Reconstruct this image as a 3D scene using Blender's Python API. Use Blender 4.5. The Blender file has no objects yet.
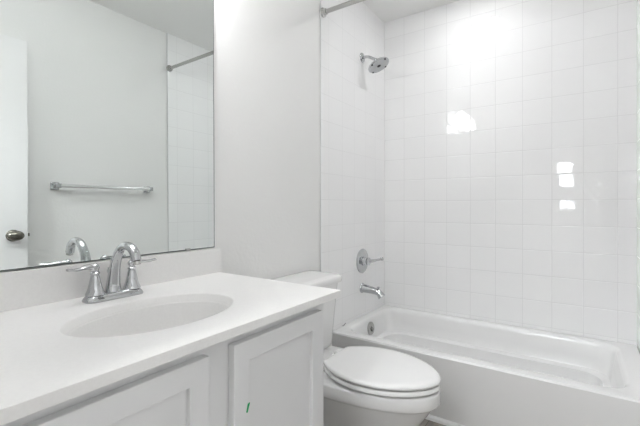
import bpy, bmesh, math, random
from mathutils import Vector, Matrix
from math import sin, cos, pi, radians as R

random.seed(7)
S = bpy.context.scene
C = S.collection

# ------------------------------------------------------------------ key dimensions (metres)
YV = 1.236      # wall with the vanity, toilet and shower fittings
YO = -0.266     # opposite wall (seen in the mirror)
XB = 2.670      # tiled wall behind the tub
XL = 0.070      # wall with the doorway the camera looks through
ZC = 2.515      # ceiling
ZE = 1.110      # eye height
XT = 1.800      # edge of the shower tile
CT = 0.839      # countertop height

# ------------------------------------------------------------------ camera
cam = bpy.data.cameras.new('camera')
cam.sensor_width = 36.0
cam.lens = 377.0 / 640.0 * 36.0
cam.shift_y = -7.0 / 640.0
cam.clip_start = 0.01
co = bpy.data.objects.new('camera', cam)
C.objects.link(co)
co.location = (0, 0, ZE)
co.rotation_euler = (R(90), 0, R(34.5 - 90))
S.camera = co

# ------------------------------------------------------------------ world, exposure
W = bpy.data.worlds.new('sky')
S.world = W
W.use_nodes = True
bg = W.node_tree.nodes['Background']
bg.inputs['Color'].default_value = (0.92, 0.96, 1.0, 1)
bg.inputs['Strength'].default_value = 7.0
S.view_settings.view_transform = 'Standard'
S.view_settings.look = 'None'
S.view_settings.exposure = 1.70
S.view_settings.gamma = 1.0
S.view_settings.use_curve_mapping = False
S.cycles.max_bounces = 14
S.cycles.diffuse_bounces = 8
S.cycles.glossy_bounces = 6
S.cycles.caustics_reflective = False
S.cycles.caustics_refractive = False

# strengths of the lamps and the added hall fill (used by their builders below)
E_CAN = 1.0        # recessed light over the tub (W)
E_LENS = 1.6         # emission of its lens
E_SHADE = 9.6       # emission of each vanity light shade
E_HALL_FILL = 12.0       # emission of the unseen fill light added in the hallway


# ------------------------------------------------------------------ materials
def mat(name, col, rough=0.5, metal=0.0, spec=0.5, coat=0.0, emit=None, estr=0.0):
    m = bpy.data.materials.new(name)
    m.use_nodes = True
    b = m.node_tree.nodes['Principled BSDF']
    b.inputs['Base Color'].default_value = (*col, 1)
    b.inputs['Roughness'].default_value = rough
    b.inputs['Metallic'].default_value = metal
    b.inputs['Specular IOR Level'].default_value = spec
    b.inputs['Coat Weight'].default_value = coat
    if emit:
        b.inputs['Emission Color'].default_value = (*emit, 1)
        b.inputs['Emission Strength'].default_value = estr
    return m


def bump_noise(m, scale, strength, dist=0.002, detail=3):
    nt = m.node_tree
    b = nt.nodes['Principled BSDF']
    tc = nt.nodes.new('ShaderNodeTexCoord')
    n = nt.nodes.new('ShaderNodeTexNoise')
    n.inputs['Scale'].default_value = scale
    n.inputs['Detail'].default_value = detail
    bp = nt.nodes.new('ShaderNodeBump')
    bp.inputs['Strength'].default_value = strength
    bp.inputs['Distance'].default_value = dist
    nt.links.new(tc.outputs['Object'], n.inputs['Vector'])
    nt.links.new(n.outputs['Fac'], bp.inputs['Height'])
    nt.links.new(bp.outputs['Normal'], b.inputs['Normal'])
    return m


def speckle(m, scale, c0, c1, lo=0.4, hi=0.6):
    nt = m.node_tree
    b = nt.nodes['Principled BSDF']
    tc = nt.nodes.new('ShaderNodeTexCoord')
    n = nt.nodes.new('ShaderNodeTexNoise')
    n.inputs['Scale'].default_value = scale
    n.inputs['Detail'].default_value = 5
    cr = nt.nodes.new('ShaderNodeValToRGB')
    cr.color_ramp.elements[0].position = lo
    cr.color_ramp.elements[0].color = (*c0, 1)
    cr.color_ramp.elements[1].position = hi
    cr.color_ramp.elements[1].color = (*c1, 1)
    nt.links.new(tc.outputs['Object'], n.inputs['Vector'])
    nt.links.new(n.outputs['Fac'], cr.inputs['Fac'])
    nt.links.new(cr.outputs['Color'], b.inputs['Base Color'])
    return m


def tile_mat(name, axis, off, zoff, pitch_h, pitch_v, gloss=0.025, wave=0.0003, pillow=0.0005, lean=0.007, col=(0.88, 0.88, 0.88), grout=(0.69, 0.69, 0.69), ghalf=0.0011):
    """square glossy wall tile; axis = 'X' or 'Y' is the horizontal axis of the wall"""
    m = mat(name, col, rough=0.07, spec=0.5)
    nt = m.node_tree
    L = nt.links
    b = nt.nodes['Principled BSDF']
    geo = nt.nodes.new('ShaderNodeNewGeometry')
    sep = nt.nodes.new('ShaderNodeSeparateXYZ')
    L.new(geo.outputs['Position'], sep.inputs[0])

    def M(op, a, bb=None):
        n = nt.nodes.new('ShaderNodeMath')
        n.operation = op
        for i, v in enumerate((a, bb)):
            if v is None:
                continue
            if isinstance(v, (int, float)):
                n.inputs[i].default_value = v
            else:
                L.new(v, n.inputs[i])
        return n.outputs[0]

    def coord(sock, o, p):
        u = M('DIVIDE', M('SUBTRACT', sock, o), p)
        f = M('FRACT', u)
        d = M('MULTIPLY', M('MINIMUM', f, M('SUBTRACT', 1.0, f)), p)
        return M('FLOOR', u), d

    ih, dh = coord(sep.outputs[axis], off, pitch_h)
    iv, dv = coord(sep.outputs['Z'], zoff, pitch_v)
    d = M('MINIMUM', dh, dv)
    mask = nt.nodes.new('ShaderNodeMapRange')
    mask.inputs['From Min'].default_value = ghalf * 0.6
    mask.inputs['From Max'].default_value = ghalf * 1.4
    L.new(d, mask.inputs['Value'])
    comb = nt.nodes.new('ShaderNodeCombineXYZ')
    L.new(ih, comb.inputs[0]); L.new(iv, comb.inputs[1])
    wn = nt.nodes.new('ShaderNodeTexWhiteNoise')
    wn.noise_dimensions = '3D'
    L.new(comb.outputs[0], wn.inputs['Vector'])
    # per tile value wobble
    mix1 = nt.nodes.new('ShaderNodeMix'); mix1.data_type = 'RGBA'
    mix1.inputs[6].default_value = (*[c * 0.985 for c in col], 1)
    mix1.inputs[7].default_value = (*col, 1)
    L.new(wn.outputs['Value'], mix1.inputs[0])
    mix = nt.nodes.new('ShaderNodeMix'); mix.data_type = 'RGBA'
    mix.inputs[6].default_value = (*grout, 1)
    L.new(mask.outputs[0], mix.inputs[0])
    L.new(mix1.outputs[2], mix.inputs[7])
    L.new(mix.outputs[2], b.inputs['Base Color'])
    rr = nt.nodes.new('ShaderNodeMapRange')
    rr.inputs['To Min'].default_value = 0.6
    rr.inputs['To Max'].default_value = gloss
    L.new(mask.outputs[0], rr.inputs['Value'])
    L.new(rr.outputs[0], b.inputs['Roughness'])
    # pillowed edges + gentle waviness
    edge = nt.nodes.new('ShaderNodeMapRange')
    edge.interpolation_type = 'SMOOTHSTEP'
    edge.inputs['From Min'].default_value = 0.0
    edge.inputs['From Max'].default_value = 0.005
    L.new(d, edge.inputs['Value'])
    ns = nt.nodes.new('ShaderNodeTexNoise')
    ns.inputs['Scale'].default_value = 9.0
    ns.inputs['Detail'].default_value = 1.0
    L.new(geo.outputs['Position'], ns.inputs['Vector'])
    h = M('ADD', M('MULTIPLY', edge.outputs[0], pillow), M('MULTIPLY', ns.outputs['Fac'], wave))
    bp = nt.nodes.new('ShaderNodeBump')
    bp.inputs['Strength'].default_value = 1.0
    bp.inputs['Distance'].default_value = 1.0
    L.new(h, bp.inputs['Height'])
    # every tile leans a hair differently
    sc_ = nt.nodes.new('ShaderNodeVectorMath'); sc_.operation = 'SUBTRACT'
    L.new(wn.outputs['Color'], sc_.inputs[0]); sc_.inputs[1].default_value = (0.5, 0.5, 0.5)
    sm = nt.nodes.new('ShaderNodeVectorMath'); sm.operation = 'SCALE'
    L.new(sc_.outputs[0], sm.inputs[0]); sm.inputs['Scale'].default_value = lean
    ad = nt.nodes.new('ShaderNodeVectorMath'); ad.operation = 'ADD'
    L.new(bp.outputs['Normal'], ad.inputs[0]); L.new(sm.outputs[0], ad.inputs[1])
    nm = nt.nodes.new('ShaderNodeVectorMath'); nm.operation = 'NORMALIZE'
    L.new(ad.outputs[0], nm.inputs[0])
    L.new(nm.outputs[0], b.inputs['Normal'])
    return m


def plank_mat(name):
    m = mat(name, (0.2, 0.17, 0.14), rough=0.45)
    nt = m.node_tree; L = nt.links
    b = nt.nodes['Principled BSDF']
    geo = nt.nodes.new('ShaderNodeNewGeometry')
    br = nt.nodes.new('ShaderNodeTexBrick')
    br.inputs['Color1'].default_value = (0.29, 0.265, 0.24, 1)
    br.inputs['Color2'].default_value = (0.335, 0.31, 0.285, 1)
    br.inputs['Mortar'].default_value = (0.10, 0.09, 0.08, 1)
    br.inputs['Scale'].default_value = 1.0
    br.inputs['Mortar Size'].default_value = 0.0012
    br.inputs['Brick Width'].default_value = 1.2
    br.inputs['Row Height'].default_value = 0.16
    L.new(geo.outputs['Position'], br.inputs['Vector'])
    mp = nt.nodes.new('ShaderNodeMapping')
    mp.inputs['Scale'].default_value = (2.5, 40, 1)
    L.new(geo.outputs['Position'], mp.inputs['Vector'])
    n = nt.nodes.new('ShaderNodeTexNoise')
    n.inputs['Scale'].default_value = 2.0
    n.inputs['Detail'].default_value = 6
    L.new(mp.outputs[0], n.inputs['Vector'])
    mr = nt.nodes.new('ShaderNodeMapRange')
    mr.inputs['To Min'].default_value = 0.75
    mr.inputs['To Max'].default_value = 1.2
    L.new(n.outputs['Fac'], mr.inputs['Value'])
    mx = nt.nodes.new('ShaderNodeVectorMath'); mx.operation = 'SCALE'
    L.new(br.outputs['Color'], mx.inputs[0]); L.new(mr.outputs[0], mx.inputs['Scale'])
    L.new(mx.outputs[0], b.inputs['Base Color'])
    return m


def thin_glass(name):
    m = bpy.data.materials.new(name)
    m.use_nodes = True
    nt = m.node_tree
    nt.nodes.clear()
    out = nt.nodes.new('ShaderNodeOutputMaterial')
    tr = nt.nodes.new('ShaderNodeBsdfTransparent')
    gl = nt.nodes.new('ShaderNodeBsdfGlossy')
    gl.inputs['Roughness'].default_value = 0.02
    fr = nt.nodes.new('ShaderNodeFresnel')
    fr.inputs['IOR'].default_value = 1.45
    mx = nt.nodes.new('ShaderNodeMixShader')
    nt.links.new(fr.outputs[0], mx.inputs[0])
    nt.links.new(tr.outputs[0], mx.inputs[1])
    nt.links.new(gl.outputs[0], mx.inputs[2])
    nt.links.new(mx.outputs[0], out.inputs[0])
    return m


M_WALL = bump_noise(mat('wall paint', (0.79, 0.79, 0.78), 0.55, spec=0.35), 75, 0.25, 0.004, 2)
M_CEIL = bump_noise(mat('ceiling paint', (0.80, 0.80, 0.79), 0.8, spec=0.2), 75, 0.2, 0.004, 2)
M_TRIM = mat('trim paint', (0.80, 0.80, 0.80), 0.35)
M_DOOR = mat('door paint', (0.80, 0.80, 0.80), 0.4)
M_TILE_B = tile_mat('tile back', 'Y', YV - 0.007, 1.1475, 0.1562, 0.1545)
M_TILE_S = tile_mat('tile side', 'X', XB - 0.007, 1.1475, 0.1562, 0.1545, grout=(0.66, 0.66, 0.66), gloss=0.22, wave=0.0001, pillow=0.0003, lean=0.002)
M_EDGE = mat('tile edge trim', (0.62, 0.62, 0.62), 0.3)
M_FLOOR = plank_mat('vinyl planks')
M_TUB = mat('tub acrylic', (0.80, 0.80, 0.795), 0.15, coat=0.1)
M_PORC = mat('porcelain', (0.78, 0.78, 0.775), 0.07, coat=0.3)
M_SEAT = mat('seat plastic', (0.80, 0.80, 0.795), 0.18)
M_QUARTZ = speckle(mat('white quartz', (0.8, 0.8, 0.78), 0.4), 160, (0.755, 0.75, 0.74), (0.775, 0.77, 0.76), 0.35, 0.6)
M_CAB = bump_noise(mat('cabinet paint', (0.715, 0.72, 0.725), 0.4), 400, 0.05, 0.001)
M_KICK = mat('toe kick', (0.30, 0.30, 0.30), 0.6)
M_CHROME = mat('chrome', (0.54, 0.55, 0.56), 0.03, metal=1.0)
M_BAR = mat('bright chrome', (0.86, 0.87, 0.87), 0.18, metal=1.0)
M_NICKEL = mat('brushed steel', (0.52, 0.515, 0.50), 0.22, metal=1.0)
M_KNOB = mat('dark nickel', (0.20, 0.19, 0.165), 0.22, metal=1.0)
M_RUBBER = mat('dark rubber', (0.03, 0.03, 0.032), 0.5)
M_FACE = mat('spray plate', (0.50, 0.51, 0.52), 0.3, metal=0.6)
M_MIRROR = mat('mirror silver', (0.81, 0.845, 0.83), 0.0, metal=1.0)
M_MEDGE = mat('mirror edge', (0.10, 0.12, 0.12), 0.2)
M_GREEN = mat('green tape', (0.005, 0.33, 0.11), 0.5)
M_SHADE = mat('frosted shade', (0.9, 0.9, 0.88), 0.4, emit=(0.98, 0.985, 1.0), estr=E_SHADE)
M_LENS = mat('light lens', (0.9, 0.9, 0.9), 0.4, emit=(1.0, 0.98, 0.95), estr=E_LENS)
M_HALL_FILL = mat('hall fill panel', (0.9, 0.9, 0.9), 0.4, emit=(0.95, 0.975, 1.0), estr=E_HALL_FILL)
M_GLASS = thin_glass('window glass')
M_CAULK = mat('dark gap', (0.05, 0.05, 0.05), 0.7)


# ------------------------------------------------------------------ mesh helpers
class MB:
    def __init__(self):
        self.bm = bmesh.new()

    def box(self, x0, x1, y0, y1, z0, z1):
        v = [self.bm.verts.new(p) for p in ((x0, y0, z0), (x1, y0, z0), (x1, y1, z0), (x0, y1, z0),
                                            (x0, y0, z1), (x1, y0, z1), (x1, y1, z1), (x0, y1, z1))]
        for f in ((0, 3, 2, 1), (4, 5, 6, 7), (0, 1, 5, 4), (1, 2, 6, 5), (2, 3, 7, 6), (3, 0, 4, 7)):
            self.bm.faces.new([v[i] for i in f])
        return self

    def loft(self, rings, cap0=True, cap1=True):
        vs = [[self.bm.verts.new(p) for p in r] for r in rings]
        n = len(rings[0])
        for a, b in zip(vs[:-1], vs[1:]):
            for i in range(n):
                j = (i + 1) % n
                self.bm.faces.new((a[i], a[j], b[j], b[i]))
        if cap0:
            self.bm.faces.new(list(reversed(vs[0])))
        if cap1:
            self.bm.faces.new(vs[-1])
        return self

    def lathe(self, prof, origin=(0, 0, 0), axis=(0, 0, 1), n=32):
        """prof: list of (radius, height along axis)"""
        q = Vector((0, 0, 1)).rotation_difference(Vector(axis).normalized())
        o = Vector(origin)
        rings = [[o + q @ Vector((max(r, 1e-4) * cos(2 * pi * i / n), max(r, 1e-4) * sin(2 * pi * i / n), h))
                  for i in range(n)] for r, h in prof]
        return self.loft(rings)

    def tube(self, pts, radii, n=20, flat=None, up=(0, 0, 1)):
        """sweep; radii one per point (or one number); flat = list of (a, b) half axes"""
        pts = [Vector(p) for p in pts]
        k = len(pts)
        if not isinstance(radii, (list, tuple)):
            radii = [radii] * k
        rings = []
        nrm = None
        for i in range(k):
            t = (pts[min(i + 1, k - 1)] - pts[max(i - 1, 0)]).normalized()
            if nrm is None:
                u = Vector(up)
                if abs(u.dot(t)) > 0.95:
                    u = Vector((1, 0, 0))
                nrm = (u - t * u.dot(t)).normalized()
            else:
                nrm = (nrm - t * nrm.dot(t)).normalized()
            bi = t.cross(nrm)
            a, b = (radii[i], radii[i]) if flat is None else flat[i]
            rings.append([pts[i] + nrm * a * cos(2 * pi * j / n) + bi * b * sin(2 * pi * j / n) for j in range(n)])
        return self.loft(rings)

    def build(self, name, material, parent=None, smooth=True, bevel=0.0, seg=2, subsurf=0, angle=35):
        bm = self.bm
        bmesh.ops.recalc_face_normals(bm, faces=bm.faces)
        off = Vector((0, 0, 0))
        p = parent
        while p is not None:
            off += p.location
            p = p.parent
        for v in bm.verts:
            v.co -= off
        me = bpy.data.meshes.new(name)
        bm.to_mesh(me)
        bm.free()
        me.materials.append(material)
        o = bpy.data.objects.new(name, me)
        C.objects.link(o)
        if parent is not None:
            o.parent = parent
        if bevel:
            b = o.modifiers.new('bevel', 'BEVEL')
            b.width = bevel
            b.segments = seg
            b.limit_method = 'ANGLE'
            b.angle_limit = R(40)
        if subsurf:
            s = o.modifiers.new('subsurf', 'SUBSURF')
            s.levels = subsurf
            s.render_levels = subsurf
        if smooth:
            for f in me.polygons:
                f.use_smooth = True
            if not subsurf:
                try:
                    me.set_sharp_from_angle(angle=R(angle))
                except Exception:
                    pass
        return o


def spline(pts, n=8):
    """Catmull-Rom through the points"""
    P = [Vector(p) for p in pts]
    P = [P[0] * 2 - P[1]] + P + [P[-1] * 2 - P[-2]]
    out = []
    for i in range(1, len(P) - 2):
        p0, p1, p2, p3 = P[i - 1:i + 3]
        for k in range(n):
            t = k / n
            out.append(0.5 * ((2 * p1) + (-p0 + p2) * t + (2 * p0 - 5 * p1 + 4 * p2 - p3) * t * t
                              + (-p0 + 3 * p1 - 3 * p2 + p3) * t ** 3))
    out.append(P[-2])
    return out


def lerp_list(vals, n):
    out = []
    for a, b in zip(vals[:-1], vals[1:]):
        for k in range(n):
            t = k / n
            out.append(tuple(x + (y - x) * t for x, y in zip(a, b)) if isinstance(a, tuple) else a + (b - a) * t)
    out.append(vals[-1])
    return out


def rrect(x0, x1, y0, y1, r, z, n=8):
    """rounded rectangle ring; r = one radius or four (x0y0, x1y0, x1y1, x0y1)"""
    if not isinstance(r, (list, tuple)):
        r = [r] * 4
    out = []
    for (cx, cy, rr, a0) in ((x0 + r[0], y0 + r[0], r[0], 180), (x1 - r[1], y0 + r[1], r[1], 270),
                             (x1 - r[2], y1 - r[2], r[2], 0), (x0 + r[3], y1 - r[3], r[3], 90)):
        for k in range(n + 1):
            a = R(a0 + 90 * k / n)
            out.append((cx + rr * cos(a), cy + rr * sin(a), z))
    return out


def thing(name, label, cat, loc=(0, 0, 0), group=None):
    o = bpy.data.objects.new(name, None)
    o.empty_display_size = 0.05
    C.objects.link(o)
    o.location = loc
    o['label'] = label
    o['category'] = cat
    if group:
        o['group'] = group
    return o


def tag(o, label, cat, group=None):
    o['label'] = label
    o['category'] = cat
    if group:
        o['group'] = group
    return o


def struct(o, label=None):
    o['kind'] = 'structure'
    if label:
        o['label'] = label
    return o


# ------------------------------------------------------------------ room shell
T = 0.12
HX = -3.10          # far wall of the hallway beyond the doorway
HY0, HY1 = -1.6, 1.9
struct(MB().box(HX - T, XB + T, HY0 - T, HY1 + T, -0.1, 0.0).build('floor', M_FLOOR, smooth=False), 'grey brown vinyl plank floor')
struct(MB().box(XL - T, XB + T, YO - T, YV + T, ZC, ZC + 0.1).build('ceiling', M_CEIL, smooth=False), 'flat white painted ceiling')
struct(MB().box(XL - T, XB + T, YV, YV + T, 0, ZC).build('wall_back', M_WALL, smooth=False), 'white textured wall behind vanity and toilet')
struct(MB().box(XL - T, XB + T, YO - T, YO, 0, ZC).build('wall_front', M_WALL, smooth=False), 'white textured wall with the towel bar, seen in the mirror')
struct(MB().box(XB, XB + T, YO, YV, 0, ZC).build('wall_right', M_WALL, smooth=False), 'wall behind the bathtub tile')
DY0, DY1, DZ = -0.165, 0.585, 2.045      # doorway
m = MB()
m.box(XL - T, XL, YO, DY0, 0, ZC).box(XL - T, XL, DY1, YV, 0, ZC).box(XL - T, XL, DY0, DY1, DZ, ZC)
struct(m.build('wall_left', M_WALL, smooth=False), 'white wall with the doorway')

# tiled surround, three slabs of glossy tile
struct(MB().box(XB - 0.007, XB - 0.0005, YO + 0.0005, YV - 0.0005, 0.30, ZC - 0.0005).build('wall_right_tile', M_TILE_B, smooth=False),
       'glossy white square tile along the bathtub')
struct(MB().box(XT, XB - 0.0075, YV - 0.007, YV - 0.0005, 0.0005, ZC - 0.0005).build('wall_back_tile', M_TILE_S, smooth=False),
       'glossy white square tile behind the shower head')
struct(MB().box(XT, XB - 0.0075, YO + 0.0005, YO + 0.007, 0.0005, ZC - 0.0005).build('wall_front_tile', M_TILE_S, smooth=False),
       'glossy white square tile at the far end of the bathtub, seen in the mirror')
struct(MB().box(XT - 0.006, XT - 0.0003, YV - 0.0075, YV - 0.0004, 0.09, ZC - 0.001).build('trim_1', M_EDGE, bevel=0.002), 'thin edge strip of the shower tile')
struct(MB().box(XT - 0.006, XT - 0.0003, YO + 0.0004, YO + 0.009, 0.09, ZC - 0.001).build('trim_2', M_EDGE, bevel=0.002), 'thin edge strip of the far tile')

# baseboards
struct(MB().box(1.02, XT - 0.0065, YV - 0.014, YV - 0.0005, 0, 0.085).build('baseboard_back', M_TRIM, bevel=0.004))
struct(MB().box(XL + 0.001, XT - 0.0065, YO + 0.0005, YO + 0.014, 0, 0.085).build('baseboard_front', M_TRIM, bevel=0.004))
# quarter round along the tub apron
ring = [(0, 0), (-0.02, 0), (-0.0195, 0.008), (-0.0165, 0.014), (-0.011, 0.018), (0, 0.02)]
XA = 1.9515          # face of the tub apron
m = MB()
m.loft([[(XA - 0.001 + a, y, 0.0003 + b) for a, b in ring] for y in (YO + 0.015, YV - 0.02)])
struct(m.build('trim_3', M_TRIM), 'white quarter round at the foot of the bathtub')

# doorway casing and door
m = MB()
m.box(XL, XL + 0.016, DY1 - 0.004, DY1 + 0.055, 0, DZ + 0.06)
m.box(XL, XL + 0.016, YO + 0.016, DY1 - 0.004, DZ, DZ + 0.06)
struct(m.build('trim_4', M_TRIM, smooth=False, bevel=0.003), 'white casing around the doorway')

d = bpy.data.objects.new('door_1', None)
C.objects.link(d)
d.location = (XL + 0.018, DY0 - 0.018, 0)
d['kind'] = 'structure'
d['label'] = 'white flush door standing open against the wall, seen in the mirror'
DXE = 0.836
MB().box(XL + 0.019, DXE, DY0 - 0.036, DY0, 0.012, 2.075).build('slab', M_DOOR, d, smooth=False, bevel=0.002)
kz, kx = 0.960, 0.765
k = MB().lathe([(0.0, -0.001), (0.033, 0.0), (0.033, 0.005), (0.027, 0.010), (0.013, 0.014), (0.011, 0.026), (0.013, 0.030)],
               (kx, DY0, kz), (0, 1, 0)).build('rose', M_KNOB, d)
# egg-shaped knob, long axis level
rings = []
for i in range(13):
    a = pi * i / 12
    rings.append([(kx + 0.040 * sin(a) * cos(2 * pi * j / 28) + 0.00001 * j, DY0 + 0.046 - 0.021 * cos(a),
                   kz + 0.028 * sin(a) * sin(2 * pi * j / 28)) if 0 < i < 12 else
                  (kx + 1e-4 * cos(2 * pi * j / 28), DY0 + 0.046 - 0.021 * cos(a), kz + 1e-4 * sin(2 * pi * j / 28))
                  for j in range(28)])
MB().loft(rings).build('door_knob', M_KNOB, d)
MB().box(DXE - 0.001, DXE + 0.0015, DY0 - 0.030, DY0 - 0.006, kz - 0.028, kz + 0.028).build('latch_plate', M_NICKEL, d, smooth=False)
MB().box(DXE + 0.001, DXE + 0.011, DY0 - 0.024, DY0 - 0.012, kz - 0.009, kz + 0.009).build('latch_bolt', M_KNOB, d, smooth=False)
for hz in (0.25, 1.05, 1.85):
    MB().lathe([(0.006, -0.045), (0.006, 0.045)], (XL + 0.013, DY0 + 0.005, hz), (0, 0, 1), 12).build('hinge', M_KNOB, d)

# hallway beyond the doorway (it shows as a reflection in the tile)
struct(MB().box(HX - T, XL - T - 0.001, HY0 - T, HY1 + T, ZC, ZC + 0.1).build('ceiling_hall', M_CEIL, smooth=False))
struct(MB().box(HX, XL - T - 0.001, HY0 - T, HY0, 0, ZC).build('wall_hall_front', M_WALL, smooth=False))
struct(MB().box(HX, XL - T - 0.001, HY1, HY1 + T, 0, ZC).build('wall_hall_back', M_WALL, smooth=False))
m = MB()
m.box(XL - T, XL - T + 0.1, HY0 - T, YO - T, 0, ZC).box(XL - T, XL - T + 0.1, YV + T, HY1 + T, 0, ZC)
struct(m.build('wall_hall_near', M_WALL, smooth=False))
WY0, WY1, WZ0, WZ1 = 0.065, 0.375, 0.99, 1.95
m = MB()
m.box(HX - T, HX, HY0 - T, WY0, 0, ZC).box(HX - T, HX, WY1, HY1 + T, 0, ZC)
m.box(HX - T, HX, WY0, WY1, 0, WZ0).box(HX - T, HX, WY0, WY1, WZ1, ZC)
struct(m.build('wall_hall_left', M_WALL, smooth=False))
wn = bpy.data.objects.new('window_1', None)
C.objects.link(wn)
wn.location = (HX - 0.08, (WY0 + WY1) / 2, WZ0)
wn['kind'] = 'structure'
wn['label'] = 'bright narrow window beyond the doorway, reflected in the tile'
m = MB()
f = 0.035
m.box(HX - 0.10, HX - 0.05, WY0, WY0 + f, WZ0, WZ1).box(HX - 0.10, HX - 0.05, WY1 - f, WY1, WZ0, WZ1)
m.box(HX - 0.10, HX - 0.05, WY0 + f, WY1 - f, WZ0, WZ0 + f).box(HX - 0.10, HX - 0.05, WY0 + f, WY1 - f, WZ1 - f, WZ1)
for za, zb in ((1.204, 1.447), (1.668, 1.700)):
    m.box(HX - 0.10, HX - 0.05, WY0 + f, WY1 - f, za, zb)
m.build('window_frame', M_TRIM, wn, smooth=False)
MB().box(HX - 0.078, HX - 0.074, WY0 + f, WY1 - f, WZ0 + f, WZ1 - f).build('pane', M_GLASS, wn, smooth=False)

# ------------------------------------------------------------------ lamps
t = thing('recessed_light', 'round recessed ceiling light above the bathtub', 'ceiling light', (2.25, 0.55, ZC))
MB().lathe([(0.058, -0.0005), (0.085, -0.0005), (0.085, -0.006), (0.062, -0.010), (0.058, -0.008)], (2.25, 0.55, ZC)).build('trim_ring', M_TRIM, t)
MB().lathe([(0.0, -0.0045), (0.057, -0.0045), (0.057, -0.002), (0.0, -0.002)], (2.25, 0.55, ZC)).build('lens', M_LENS, t)
la = bpy.data.lights.new('recessed_lamp', 'AREA')
la.shape = 'DISK'; la.size = 0.11; la.energy = E_CAN; la.color = (0.98, 0.985, 1.0)
lo = bpy.data.objects.new('recessed_lamp', la)
C.objects.link(lo)
lo.parent = t
lo.location = (0, 0, -0.014)

t = thing('hall_fill_light', 'added round fill light on the ceiling beyond the doorway, out of view', 'ceiling light', (-1.0, 0.64, ZC))  # unseen fill, added to brighten the bathroom through the doorway
MB().lathe([(0.0, -0.0005), (0.475, -0.0005), (0.475, -0.022), (0.465, -0.026), (0.460, -0.022), (0.0, -0.022)], (-1.0, 0.64, ZC), n=48).build('rim', M_TRIM, t)
MB().lathe([(0.0, -0.0225), (0.458, -0.0225), (0.452, -0.028), (0.0, -0.032)], (-1.0, 0.64, ZC), n=48).build('fill_panel', M_HALL_FILL, t)

VZ = 2.235
t = thing('vanity_light', 'chrome three shade light bar on the wall above the mirror', 'wall light', (0.62, YV, VZ))
MB().box(0.32, 0.92, YV - 0.022, YV - 0.0005, VZ - 0.03, VZ + 0.03).build('backplate', M_CHROME, t, bevel=0.006)
for x in (0.38, 0.62, 0.86):
    MB().tube(spline([(x, YV - 0.02, VZ), (x, YV - 0.07, VZ + 0.012), (x, YV - 0.11, VZ + 0.002), (x, YV - 0.115, VZ - 0.03)]), 0.007, 12).build('arm', M_CHROME, t)
    MB().lathe([(0.0, 0.0), (0.024, 0.0), (0.026, -0.02), (0.0, -0.02)], (x, YV - 0.115, VZ - 0.025)).build('cup', M_CHROME, t)
    MB().lathe([(0.0, 0.0), (0.03, 0.0), (0.050, -0.03), (0.066, -0.085), (0.072, -0.130), (0.0, -0.127)], (x, YV - 0.115, VZ - 0.0455)).build('shade', M_SHADE, t)

# ------------------------------------------------------------------ vanity
X0, X1 = 0.105, 1.012      # cabinet
YF = 0.682                 # face of the cabinet frame
DF = 0.660                 # face of the doors
CB = CT - 0.022            # underside of the counter
t = thing('vanity_cabinet', 'light grey shaker vanity cabinet under the white countertop', 'cabinet', ((X0 + X1) / 2, 0.95, 0))
m = MB()
m.box(X0, X0 + 0.018, YF + 0.0185, YV - 0.016, 0.10, CB - 0.0006).box(X1 - 0.018, X1, YF + 0.0185, YV - 0.016, 0.10, CB - 0.0006)
m.box(X0 + 0.018, X1 - 0.018, YF + 0.0185, YV - 0.016, 0.10, 0.118).box(X0 + 0.018, X1 - 0.018, YV - 0.024, YV - 0.016, 0.118, CB - 0.0006)
m.build('carcass', M_CAB, t, smooth=False)
m = MB()
m.box(X0, X0 + 0.095, YF, YF + 0.018, 0.10, CB - 0.0006).box(X1 - 0.065, X1, YF, YF + 0.018, 0.10, CB - 0.0006)
m.box(0.515, 0.632, YF, YF + 0.018, 0.145, CB - 0.060)
m.box(X0 + 0.095, X1 - 0.065, YF, YF + 0.018, CB - 0.060, CB - 0.0006).box(X0 + 0.095, X1 - 0.065, YF, YF + 0.018, 0.10, 0.145)
m.build('face_frame', M_CAB, t, smooth=False)
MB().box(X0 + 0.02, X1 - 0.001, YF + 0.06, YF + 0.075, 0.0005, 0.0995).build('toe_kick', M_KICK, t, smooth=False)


def shaker(x0, x1, z0, z1, parent):
    s = 0.050
    yb = YF - 0.0008
    q = lambda g, y: [(x0 + g, y, z0 + g), (x1 - g, y, z0 + g), (x1 - g, y, z1 - g), (x0 + g, y, z1 - g)]
    m = MB()
    m.loft([q(0, yb), q(0, DF), q(s, DF), q(s, yb), q(0, yb)], cap0=False, cap1=False)
    bmesh.ops.remove_doubles(m.bm, verts=m.bm.verts, dist=1e-5)
    dr = m.build('door', M_CAB, parent, smooth=False, bevel=0.0022, seg=3)
    MB().box(x0 + s - 0.004, x1 - s + 0.004, DF + 0.012, DF + 0.018, z0 + s - 0.004, z1 - s + 0.004).build('door_panel', M_CAB, dr, smooth=False)
    return dr


DTOP = 0.785
shaker(0.176, 0.538, 0.125, DTOP, t)
shaker(0.609, 0.972, 0.125, DTOP, t)

m = MB()
m.loft([[(x, y, z) for x, z in ((-0.0060, -0.0095), (-0.001, -0.0110), (0.0060, 0.0075), (0.0060, 0.0115), (-0.001, 0.010))]
        for y in (DF - 0.0006, DF - 0.0001)])
for v in m.bm.verts:
    v.co.x += 0.6525; v.co.z += 0.622
tag(m.build('tape_mark', M_GREEN, smooth=False), 'small green tape mark stuck on the right vanity door', 'tape')

# countertop with an oval hole, undermount basin
CX0, CX1, CY0, CY1 = XL + 0.001, 1.042, 0.634, YV - 0.001
SX, SY, SA, SB = 0.567, 0.899, 0.213, 0.153
t = thing('countertop', 'white quartz vanity countertop with an oval sink bowl', 'countertop', (SX, SY, CB))
angs = sorted([2 * pi * i / 72 for i in range(72)] + [math.atan2(y - SY, x - SX) % (2 * pi) for x in (CX0, CX1) for y in (CY0, CY1)])


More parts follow.
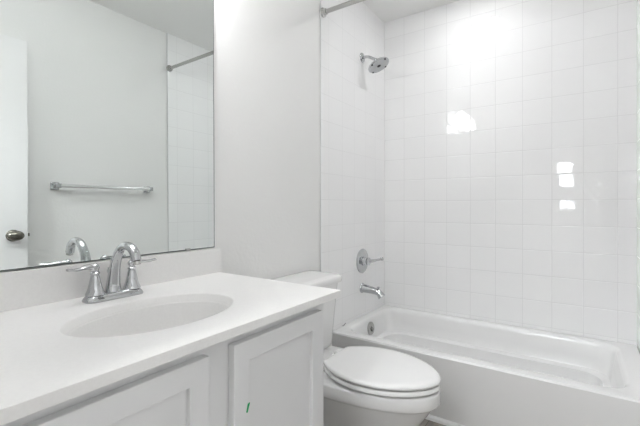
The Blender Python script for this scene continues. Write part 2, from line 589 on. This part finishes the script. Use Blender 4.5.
def hit(a):
    dx, dy = cos(a), sin(a)
    ts = []
    if dx > 1e-9: ts.append((CX1 - SX) / dx)
    if dx < -1e-9: ts.append((CX0 - SX) / dx)
    if dy > 1e-9: ts.append((CY1 - SY) / dy)
    if dy < -1e-9: ts.append((CY0 - SY) / dy)
    k = min(ts)
    return SX + dx * k, SY + dy * k


def ell(a, ka=1.0, kb=1.0):
    # ellipse point along the same ray as hit(a)
    r = 1.0 / math.sqrt((cos(a) / (SA * ka)) ** 2 + (sin(a) / (SB * kb)) ** 2)
    return SX + r * cos(a), SY + r * sin(a)


def cring(fn, z):
    return [(*fn(a), z) for a in angs]


e = 0.0045
rings = [cring(lambda a: ell(a, 0.965, 0.965), CB), cring(lambda a: ell(a, 0.985, 0.985), CT - 0.014), cring(lambda a: ell(a, 1.002, 1.002), CT - e), cring(lambda a: ell(a, 1 + e / SA * 0.4, 1 + e / SB * 0.4), CT - e * 0.4),
         cring(lambda a: ell(a, 1 + e / SA, 1 + e / SB), CT), cring(hit, CT), cring(hit, CB), cring(lambda a: ell(a, 0.965, 0.965), CB)]
m = MB()
m.loft(rings, cap0=False, cap1=False)
bmesh.ops.remove_doubles(m.bm, verts=m.bm.verts, dist=1e-6)
m.build('slab', M_QUARTZ, t, bevel=0.001, angle=50)
prof = [(1.10, 0.0), (0.965, 0.0), (0.960, -0.004), (0.935, -0.030), (0.89, -0.068), (0.79, -0.106), (0.62, -0.135), (0.38, -0.146), (0.12, -0.150)]
outer = [(0.12, -0.160), (0.40, -0.157), (0.66, -0.146), (0.88, -0.118), (1.0, -0.075), (1.05, -0.03), (1.10, -0.012)]
m = MB()
m.loft([cring(lambda a: ell(a, k, k), CB - 0.0005 + z) for k, z in prof + outer] + [cring(lambda a: ell(a, 1.10, 1.10), CB - 0.0005)], cap0=False, cap1=False)
bmesh.ops.remove_doubles(m.bm, verts=m.bm.verts, dist=1e-6)
bs = m.build('basin', M_QUARTZ, t, angle=80)
MB().lathe([(0.0, -0.004), (0.030, -0.004), (0.031, 0.002), (0.024, 0.004), (0.0, 0.006)], (SX, SY, CB - 0.149)).build('drain', M_CHROME, bs)

tag(MB().box(CX0, 1.052, YV - 0.021, YV - 0.0005, CT + 0.0003, CT + 0.1).build('backsplash', M_QUARTZ, smooth=False, bevel=0.0015),
    'low white quartz backsplash strip below the mirror', 'backsplash')

# mirror
t = thing('mirror', 'large frameless wall mirror above the backsplash', 'mirror', (0.56, YV, CT + 0.103))
MX0, MX1, MZ0, MZ1 = XL + 0.02, 1.022, CT + 0.103, 2.02
LEAN = 0.0055       # the mirror foot stands off the wall a little


def leaning(y0, y1, x0, x1, z0, z1):
    m_ = MB().box(x0, x1, y0, y1, z0, z1)
    for v in m_.bm.verts:
        v.co.y -= (MZ1 - v.co.z) * LEAN
    return m_


leaning(YV - 0.0065, YV - 0.0010, MX0, MX1, MZ0, MZ1).build('mirror_back', M_MEDGE, t, smooth=False)
leaning(YV - 0.0070, YV - 0.0066, MX0 + 0.002, MX1 - 0.003, MZ0 + 0.003, MZ1 - 0.002).build('mirror_glass', M_MIRROR, t, smooth=False)
for x in (0.20, 0.885):
    MB().box(x, x + 0.02, YV - 0.0165, YV - 0.0131, MZ0 - 0.0018, MZ0 + 0.007).build('mirror_clip', M_NICKEL, t, bevel=0.001)

# faucet
FX, FY = 0.576, 1.137
t = thing('sink_faucet', 'chrome two handle arched faucet behind the sink', 'faucet', (FX, FY, CT))
base = []
for (hx, hy, z) in ((0.083, 0.030, 0.0004), (0.084, 0.031, 0.004), (0.081, 0.028, 0.010), (0.076, 0.024, 0.016), (0.070, 0.020, 0.019)):
    base.append(rrect(FX - hx, FX + hx, FY - hy, FY + hy, hy * 0.8, CT + z, 6))
MB().loft(base).build('base_plate', M_CHROME, t)
for s in (-1, 1):
    hx = FX + s * 0.0535
    hd = MB().lathe([(0.0, 0.0), (0.025, 0.0), (0.0250, 0.004), (0.0215, 0.011), (0.0178, 0.022), (0.0148, 0.036), (0.0125, 0.049), (0.0105, 0.057),
                     (0.0125, 0.060), (0.0125, 0.064), (0.009, 0.067), (0.0105, 0.072), (0.012, 0.078), (0.0095, 0.084), (0.004, 0.088), (0.0, 0.0885)],
                    (hx, FY, CT + 0.0185)).build('handle', M_CHROME, t)
    pts = spline([(hx, FY, CT + 0.096), (hx + s * 0.022, FY - 0.002, CT + 0.098), (hx + s * 0.05, FY - 0.005, CT + 0.096), (hx + s * 0.074, FY - 0.008, CT + 0.099)], 6)
    fl = lerp_list([(0.0075, 0.0075), (0.0052, 0.0068), (0.0042, 0.0066), (0.0035, 0.0072)], 6)
    MB().tube(pts, 0, 16, flat=fl).build('lever', M_CHROME, hd)
pts = spline([(FX, FY + 0.006, CT + 0.018), (FX, FY + 0.004, CT + 0.045), (FX, FY - 0.003, CT + 0.085), (FX, FY - 0.017, CT + 0.122), (FX, FY - 0.043, CT + 0.150),
              (FX, FY - 0.078, CT + 0.157), (FX, FY - 0.108, CT + 0.143), (FX, FY - 0.121, CT + 0.117)], 7)
fl = lerp_list([(0.0215, 0.0225), (0.0175, 0.0190), (0.0145, 0.0155), (0.0126, 0.0138), (0.0118, 0.0130), (0.0116, 0.0130), (0.0120, 0.0132), (0.0126, 0.0136)], 7)
sp = MB().tube(pts, 0, 24, flat=fl, up=(0, 1, 0)).build('spout', M_CHROME, t)
MB().lathe([(0.0, 0.0), (0.0105, 0.0), (0.0110, -0.009), (0.0, -0.009)], (FX, FY - 0.1212, CT + 0.1165), (0, 0.25, 1)).build('aerator', M_NICKEL, sp)
MB().lathe([(0.003, 0.0), (0.003, 0.052), (0.0055, 0.056), (0.0075, 0.064), (0.0055, 0.072), (0.0, 0.074)], (FX, FY + 0.027, CT + 0.012 + 0.002)).build('lift_rod', M_CHROME, t)

# ------------------------------------------------------------------ toilet
TX = 1.460
t = thing('toilet', 'white elongated toilet with closed lid between vanity and bathtub', 'toilet', (TX, 0.85, 0))


def egg(u0, u1, hw, z, back=0.5, n=48, sq=2.3, usplit=0.42, bw=None):
    """outline in plan: u runs out from the wall; widest at usplit of the length"""
    out = []
    um = u0 + (u1 - u0) * usplit
    for i in range(n):
        a = 2 * pi * i / n
        c, s = cos(a), sin(a)
        if s >= 0:      # front half (elliptical tip)
            e_ = 2 / 2.12
            x = hw * math.copysign(abs(c) ** e_, c)
            u = um + (u1 - um) * abs(s) ** e_
        else:           # back half, squarer
            e_ = 2 / sq
            x = hw * math.copysign(abs(c) ** e_, c)
            u = um - (um - u0) * abs(s) ** e_
        out.append((TX + x, YV - u, z))
    return out


m = MB()
RZ = 0.388
rings = [egg(0.12, 0.660, 0.122, 0.0005, sq=5), egg(0.12, 0.655, 0.118, 0.03, sq=5), egg(0.11, 0.640, 0.108, 0.09, sq=5), egg(0.10, 0.640, 0.106, 0.15, sq=5),
         egg(0.085, 0.680, 0.122, 0.20, sq=5), egg(0.065, 0.722, 0.146, 0.25, sq=4.5), egg(0.050, 0.752, 0.168, 0.295, sq=4.2), egg(0.040, 0.770, 0.180, 0.322, sq=4),
         egg(0.036, 0.776, 0.184, 0.330, sq=4), egg(0.031, 0.787, 0.190, 0.334, sq=4), egg(0.028, 0.791, 0.193, 0.341, sq=4), egg(0.028, 0.791, 0.192, RZ - 0.008, sq=4),
         egg(0.030, 0.788, 0.189, RZ - 0.002, sq=4), egg(0.036, 0.779, 0.182, RZ, sq=4), egg(0.30, 0.70, 0.12, RZ, sq=3), egg(0.33, 0.68, 0.10, RZ - 0.05, sq=3)]
m.loft(rings, cap0=True, cap1=True)
m.build('bowl', M_PORC, t, angle=60)
# trapway bulge along the side of the pedestal
for s in (-1, 1):
    pts = spline([(TX + s * 0.082, YV - 0.50, 0.235), (TX + s * 0.088, YV - 0.43, 0.150), (TX + s * 0.086, YV - 0.36, 0.11), (TX + s * 0.085, YV - 0.28, 0.16),
                  (TX + s * 0.085, YV - 0.22, 0.22), (TX + s * 0.083, YV - 0.165, 0.15), (TX + s * 0.083, YV - 0.155, 0.05), (TX + s * 0.083, YV - 0.155, 0.002)], 6)
    MB().tube(pts, [0.036] * len(pts), 16).build('trapway', M_PORC, t)
    MB().lathe([(0.0, 0.0), (0.016, 0.0), (0.015, 0.012), (0.008, 0.018), (0.0, 0.019)], (TX + s * 0.128, YV - 0.30, 0.0005)).build('bolt_cap', M_SEAT, t)
# seat ring and lid
SZ = RZ + 0.010


HALF = [(0.097, 0.319), (0.121, 0.345), (0.146, 0.380), (0.170, 0.430), (0.185, 0.500), (0.183, 0.560), (0.169, 0.625), (0.142, 0.684),
        (0.107, 0.733), (0.066, 0.769), (0.030, 0.786)]
_full = HALF + [(0.0, 0.791)] + [(-h, u) for h, u in reversed(HALF)]
_out = [(p.x, p.y) for p in spline([(h, u, 0) for h, u in _full], 4)]
_out = _out + [(-0.097 + 0.194 * k / 8, 0.319) for k in range(1, 8)]


def seat_outline(grow, z):
    kx_, ku = 1 + grow / 0.186, 1 + grow / 0.236
    return [(TX + x * kx_, YV - (0.555 + (u - 0.555) * ku), z) for x, u in _out]


m = MB()
m.loft([seat_outline(-0.016, SZ), seat_outline(-0.004, SZ), seat_outline(0.0, SZ + 0.003), seat_outline(0.0, SZ + 0.014), seat_outline(-0.003, SZ + 0.018), seat_outline(-0.016, SZ + 0.0185),
        seat_outline(-0.075, SZ + 0.018), seat_outline(-0.080, SZ + 0.010), seat_outline(-0.075, SZ), seat_outline(-0.016, SZ)], cap0=False, cap1=False)
bmesh.ops.remove_doubles(m.bm, verts=m.bm.verts, dist=1e-6)
m.build('seat', M_SEAT, t, angle=50)
LZ = SZ + 0.0250
m = MB()
m.loft([seat_outline(-0.010, LZ), seat_outline(-0.002, LZ), seat_outline(0.002, LZ + 0.003), seat_outline(0.002, LZ + 0.009), seat_outline(-0.001, LZ + 0.014), seat_outline(-0.007, LZ + 0.0175),
        seat_outline(-0.018, LZ + 0.0192), seat_outline(-0.034, LZ + 0.0200)])
m.build('seat_lid', M_SEAT, t, angle=85)
for x, u in ((-0.13, 0.45), (0.13, 0.45), (-0.09, 0.70), (0.09, 0.70)):
    MB().lathe([(0.0, 0.0), (0.009, 0.0), (0.008, 0.0095), (0.0, 0.0098)], (TX + x, YV - u, RZ + 0.0001), n=12).build('bumper', M_SEAT, t)
for x in (-0.072, 0.072):
    MB().box(TX + x - 0.022, TX + x + 0.022, YV - 0.315, YV - 0.272, RZ + 0.0003, RZ + 0.034).build('hinge_cap', M_SEAT, t, bevel=0.007, seg=3)
# tank
TZ0, TZ1 = 0.392, 0.722
rings = []
for k, z in ((0, TZ0), (0.02, TZ0 + 0.012), (0.1, TZ0 + 0.03), (0.5, 0.56), (1.0, TZ1)):
    hw = 0.188 + 0.022 * k
    u1 = 0.196 + 0.024 * k
    ins = 0.014 if z == TZ0 else 0.0
    rings.append(rrect(TX - hw + ins, TX + hw - ins, YV - u1 + ins, YV - 0.022 - ins * 0.3, (0.045, 0.045, 0.02, 0.02), z, 6))
MB().loft(rings).build('tank', M_PORC, t, angle=50)
lid = []
for ins, z in ((0.012, TZ1 + 0.0005), (0.002, TZ1 + 0.004), (0.0, TZ1 + 0.012), (0.0, TZ1 + 0.026), (0.004, TZ1 + 0.034), (0.012, TZ1 + 0.038), (0.05, TZ1 + 0.0395)):
    lid.append(rrect(TX - 0.222 + ins, TX + 0.222 - ins, YV - 0.243 + ins, YV - 0.014 - ins * 0.5, (0.055, 0.055, 0.025, 0.025), z, 6))
MB().loft(lid).build('tank_lid', M_PORC, t, angle=50)
fl_ = MB().lathe([(0.0, 0.0), (0.016, 0.0), (0.016, 0.008), (0.010, 0.012), (0.0, 0.013)], (TX - 0.135, YV - 0.2125, 0.672), (0, -1, 0), 20).build('flush_lever', M_CHROME, t)
MB().tube([(TX - 0.14, YV - 0.228, 0.672), (TX - 0.10, YV - 0.231, 0.668), (TX - 0.065, YV - 0.230, 0.664)], [0.006, 0.005, 0.006], 12).build('lever', M_CHROME, fl_)

# ------------------------------------------------------------------ bathtub
BZ = 0.356
TX0, TX1, TY0, TY1 = 1.902, XB - 0.0085, YO + 0.0085, YV - 0.0085
t = thing('bathtub', 'white alcove bathtub along the tiled wall', 'bathtub', ((TX0 + TX1) / 2, (TY0 + TY1) / 2, 0))


def tub_ring(dx0, dx1, dy0, dy1, r, z):
    return rrect(TX0 + dx0, TX1 - dx1, TY0 + dy0, TY1 - dy1, r, z, 10)


m = MB()
rings = [tub_ring(0.050, 0, 0, 0, 0.0015, 0.0005), tub_ring(0.004, 0, 0, 0, 0.0015, BZ - 0.030), tub_ring(0.0, 0, 0, 0, 0.002, BZ - 0.008), tub_ring(0.005, 0.003, 0.003, 0.003, 0.006, BZ),
         tub_ring(0.066, 0.045, 0.075, 0.045, 0.10, BZ), tub_ring(0.074, 0.052, 0.084, 0.052, 0.10, BZ - 0.003), tub_ring(0.081, 0.059, 0.092, 0.058, 0.10, BZ - 0.012),
         tub_ring(0.085, 0.064, 0.098, 0.062, 0.10, BZ - 0.03), tub_ring(0.094, 0.073, 0.110, 0.068, 0.105, BZ - 0.09), tub_ring(0.100, 0.080, 0.122, 0.073, 0.11, BZ - 0.142),
         tub_ring(0.104, 0.084, 0.127, 0.077, 0.11, BZ - 0.149), tub_ring(0.122, 0.106, 0.150, 0.100, 0.11, BZ - 0.153), tub_ring(0.128, 0.113, 0.158, 0.107, 0.11, BZ - 0.160),
         tub_ring(0.138, 0.123, 0.18, 0.120, 0.11, BZ - 0.285), tub_ring(0.146, 0.131, 0.19, 0.130, 0.11, BZ - 0.300), tub_ring(0.165, 0.150, 0.21, 0.15, 0.10, BZ - 0.308), tub_ring(0.24, 0.22, 0.35, 0.24, 0.09, BZ - 0.311)]
m.loft(rings)
m.build('tub_shell', M_TUB, t, angle=36)
OX, OZ = 2.290, 0.284
oy = TY1 - 0.066
o = MB().lathe([(0.0, -0.004), (0.044, -0.004), (0.044, 0.006), (0.039, 0.011), (0.0, 0.014)], (OX, oy, OZ), (0, -1, 0.10), 36).build('overflow_plate', M_NICKEL, t)
MB().tube([(OX, oy - 0.012, OZ + 0.014), (OX, oy - 0.024, OZ + 0.004), (OX, oy - 0.018, OZ - 0.018)], [0.004, 0.005, 0.004], 10).build('trip_lever', M_CHROME, o)
for dx in (-0.018, 0.018):
    MB().lathe([(0.0, 0.0), (0.0045, 0.0), (0.004, 0.003), (0.0, 0.0035)], (OX + dx, oy - 0.0105, OZ - 0.004), (0, -1, 0.10), 12).build('screw', M_KNOB, o)
MB().lathe([(0.0, 0.0), (0.033, 0.0), (0.031, 0.004), (0.0, 0.007)], (OX, 0.86, BZ - 0.3108)).build('tub_drain', M_CHROME, t)

m = MB()
TYF0 = YV - 0.007
m.tube(spline([(0.0, 0.006, 0.0), (0.006, 0.004, -0.001), (0.014, 0.002, 0.004), (0.024, 0.000, 0.012)], 4), 0.0018, 8)
for v in m.bm.verts:
    v.co += Vector((2.028, TYF0 - 0.014, BZ + 0.0035))
tag(m.build('debris_scrap', M_CAULK), 'tiny dark scrap on the bathtub rim against the tile beside the toilet tank', 'scrap')

# ------------------------------------------------------------------ shower fittings
TYF = YV - 0.007       # tile face
HXX = 2.298
t = thing('showerhead', 'round chrome shower head on a bent arm high on the tile', 'shower head', (HXX, TYF, 2.128))
MB().lathe([(0.0, 0.0003), (0.033, 0.0003), (0.032, 0.005), (0.022, 0.011), (0.012, 0.014), (0.0, 0.014)], (HXX, TYF, 2.128), (0, -1, 0)).build('flange', M_CHROME, t)
hn = Vector((0.0, -0.44, -0.90)).normalized()
hc = Vector((HXX, TYF - 0.125, 2.050))
back = hc - hn * 0.045
pts = spline([(HXX, TYF - 0.008, 2.128), (HXX, TYF - 0.035, 2.127), (HXX, TYF - 0.060, 2.118), tuple(back)], 6)
MB().tube(pts, 0.0095, 16).build('arm', M_CHROME, t)
MB().lathe([(0.0, -0.052), (0.012, -0.050), (0.0155, -0.043), (0.013, -0.034), (0.017, -0.027), (0.030, -0.021), (0.060, -0.012), (0.073, -0.006), (0.075, 0.0), (0.073, 0.004), (0.0, 0.004)],
           hc, hn, 40).build('head', M_CHROME, t)
MB().lathe([(0.0, 0.004), (0.066, 0.004), (0.066, 0.0052), (0.0, 0.0058)], hc, hn, 40).build('spray_face', M_FACE, t)
MB().lathe([(0.0, 0.0058), (0.013, 0.0058), (0.012, 0.0075), (0.0, 0.008)], hc, hn, 20).build('center_cap', M_RUBBER, t)
ax1 = Vector((1, 0, 0)); ax2 = hn.cross(ax1)
for a in range(4):
    an = R(90 * a + 20)
    p = hc + (ax1 * cos(an) + ax2 * sin(an)) * 0.064
    MB().lathe([(0.0, 0.0042), (0.0065, 0.0042), (0.006, 0.0082), (0.0, 0.0088)], p, hn, 14).build('nozzle', M_RUBBER, t)

VZ_ = 0.733
t = thing('shower_valve', 'chrome shower valve with round plate and lever on the tile', 'valve', (HXX, TYF, VZ_))
MB().lathe([(0.0, 0.0003), (0.083, 0.0003), (0.083, 0.004), (0.078, 0.008), (0.060, 0.011), (0.035, 0.013), (0.0, 0.013)], (HXX, TYF, VZ_), (0, -1, 0), 48).build('escutcheon', M_CHROME, t)
MB().lathe([(0.0, 0.013), (0.030, 0.013), (0.031, 0.020), (0.026, 0.024), (0.024, 0.040), (0.027, 0.045), (0.027, 0.054), (0.018, 0.060), (0.0, 0.061)], (HXX, TYF, VZ_), (0, -1, 0), 32).build('hub', M_CHROME, t)
pts = spline([(HXX + 0.005, TYF - 0.050, VZ_), (HXX + 0.032, TYF - 0.066, VZ_ + 0.002), (HXX + 0.062, TYF - 0.083, VZ_ + 0.006), (HXX + 0.098, TYF - 0.102, VZ_ + 0.010)], 6)
MB().tube(pts, lerp_list([0.015, 0.0105, 0.008, 0.0085], 6), 16).build('lever', M_CHROME, t)
e_ = Vector((HXX + 0.098, TYF - 0.102, VZ_ + 0.010))
MB().lathe([(0.0, -0.010), (0.009, -0.010), (0.0125, -0.004), (0.0125, 0.006), (0.008, 0.011), (0.0, 0.012)], e_, (0.88, -0.47, 0.08), 20).build('lever_tip', M_CHROME, t)

PZ = 0.548
t = thing('tub_spout', 'chrome tub spout with diverter below the shower valve', 'tub spout', (HXX, TYF, PZ))
MB().lathe([(0.0, 0.0003), (0.035, 0.0003), (0.034, 0.006), (0.028, 0.012), (0.0, 0.012)], (HXX, TYF, PZ), (0, -1, 0)).build('flange', M_CHROME, t)
pts = spline([(HXX, TYF - 0.006, PZ), (HXX, TYF - 0.050, PZ - 0.004), (HXX, TYF - 0.098, PZ - 0.010), (HXX, TYF - 0.128, PZ - 0.020), (HXX, TYF - 0.150, PZ - 0.044)], 6)
MB().tube(pts, lerp_list([0.030, 0.026, 0.022, 0.021, 0.027], 6), 20).build('spout_body', M_CHROME, t)
MB().lathe([(0.0, 0.0), (0.006, 0.0), (0.0055, 0.014), (0.010, 0.018), (0.010, 0.024), (0.0, 0.026)], (HXX, TYF - 0.124, PZ - 0.003)).build('diverter', M_CHROME, t)

RX, RZR = 1.812, 2.232
t = thing('shower_rod', 'steel shower curtain rod across the tub alcove near the ceiling', 'shower rod', (RX, (YV + YO) / 2, RZR))
MB().tube([(RX, TYF - 0.012, RZR), (RX, (YV + YO) / 2, RZR), (RX, YO + 0.019, RZR)], 0.0125, 20).build('rod', M_NICKEL, t)
for y, s in ((TYF - 0.0020, -1), (YO + 0.0092, 1)):
    MB().lathe([(0.0, 0.0003), (0.026, 0.0003), (0.026, 0.008), (0.019, 0.012), (0.0175, 0.026), (0.014, 0.028), (0.0, 0.028)], (RX, y, RZR), (0, s, 0), 24).build('rod_flange', M_NICKEL, t)

# ------------------------------------------------------------------ towel bar on the opposite wall
BZ_ = 1.252
t = thing('towel_bar', 'chrome towel bar on the opposite wall, seen in the mirror', 'towel bar', (1.311, YO, BZ_))
for x in (1.006, 1.616):
    p = MB().box(x - 0.024, x + 0.024, YO + 0.0004, YO + 0.010, BZ_ - 0.024, BZ_ + 0.024).build('post', M_CHROME, t, bevel=0.003)
    MB().box(x - 0.014, x + 0.014, YO + 0.010, YO + 0.072, BZ_ - 0.014, BZ_ + 0.014).build('post_arm', M_CHROME, p, bevel=0.003)
MB().tube([(1.016, YO + 0.060, BZ_), (1.311, YO + 0.060, BZ_), (1.606, YO + 0.060, BZ_)], 0.0125, 20).build('bar', M_BAR, t)
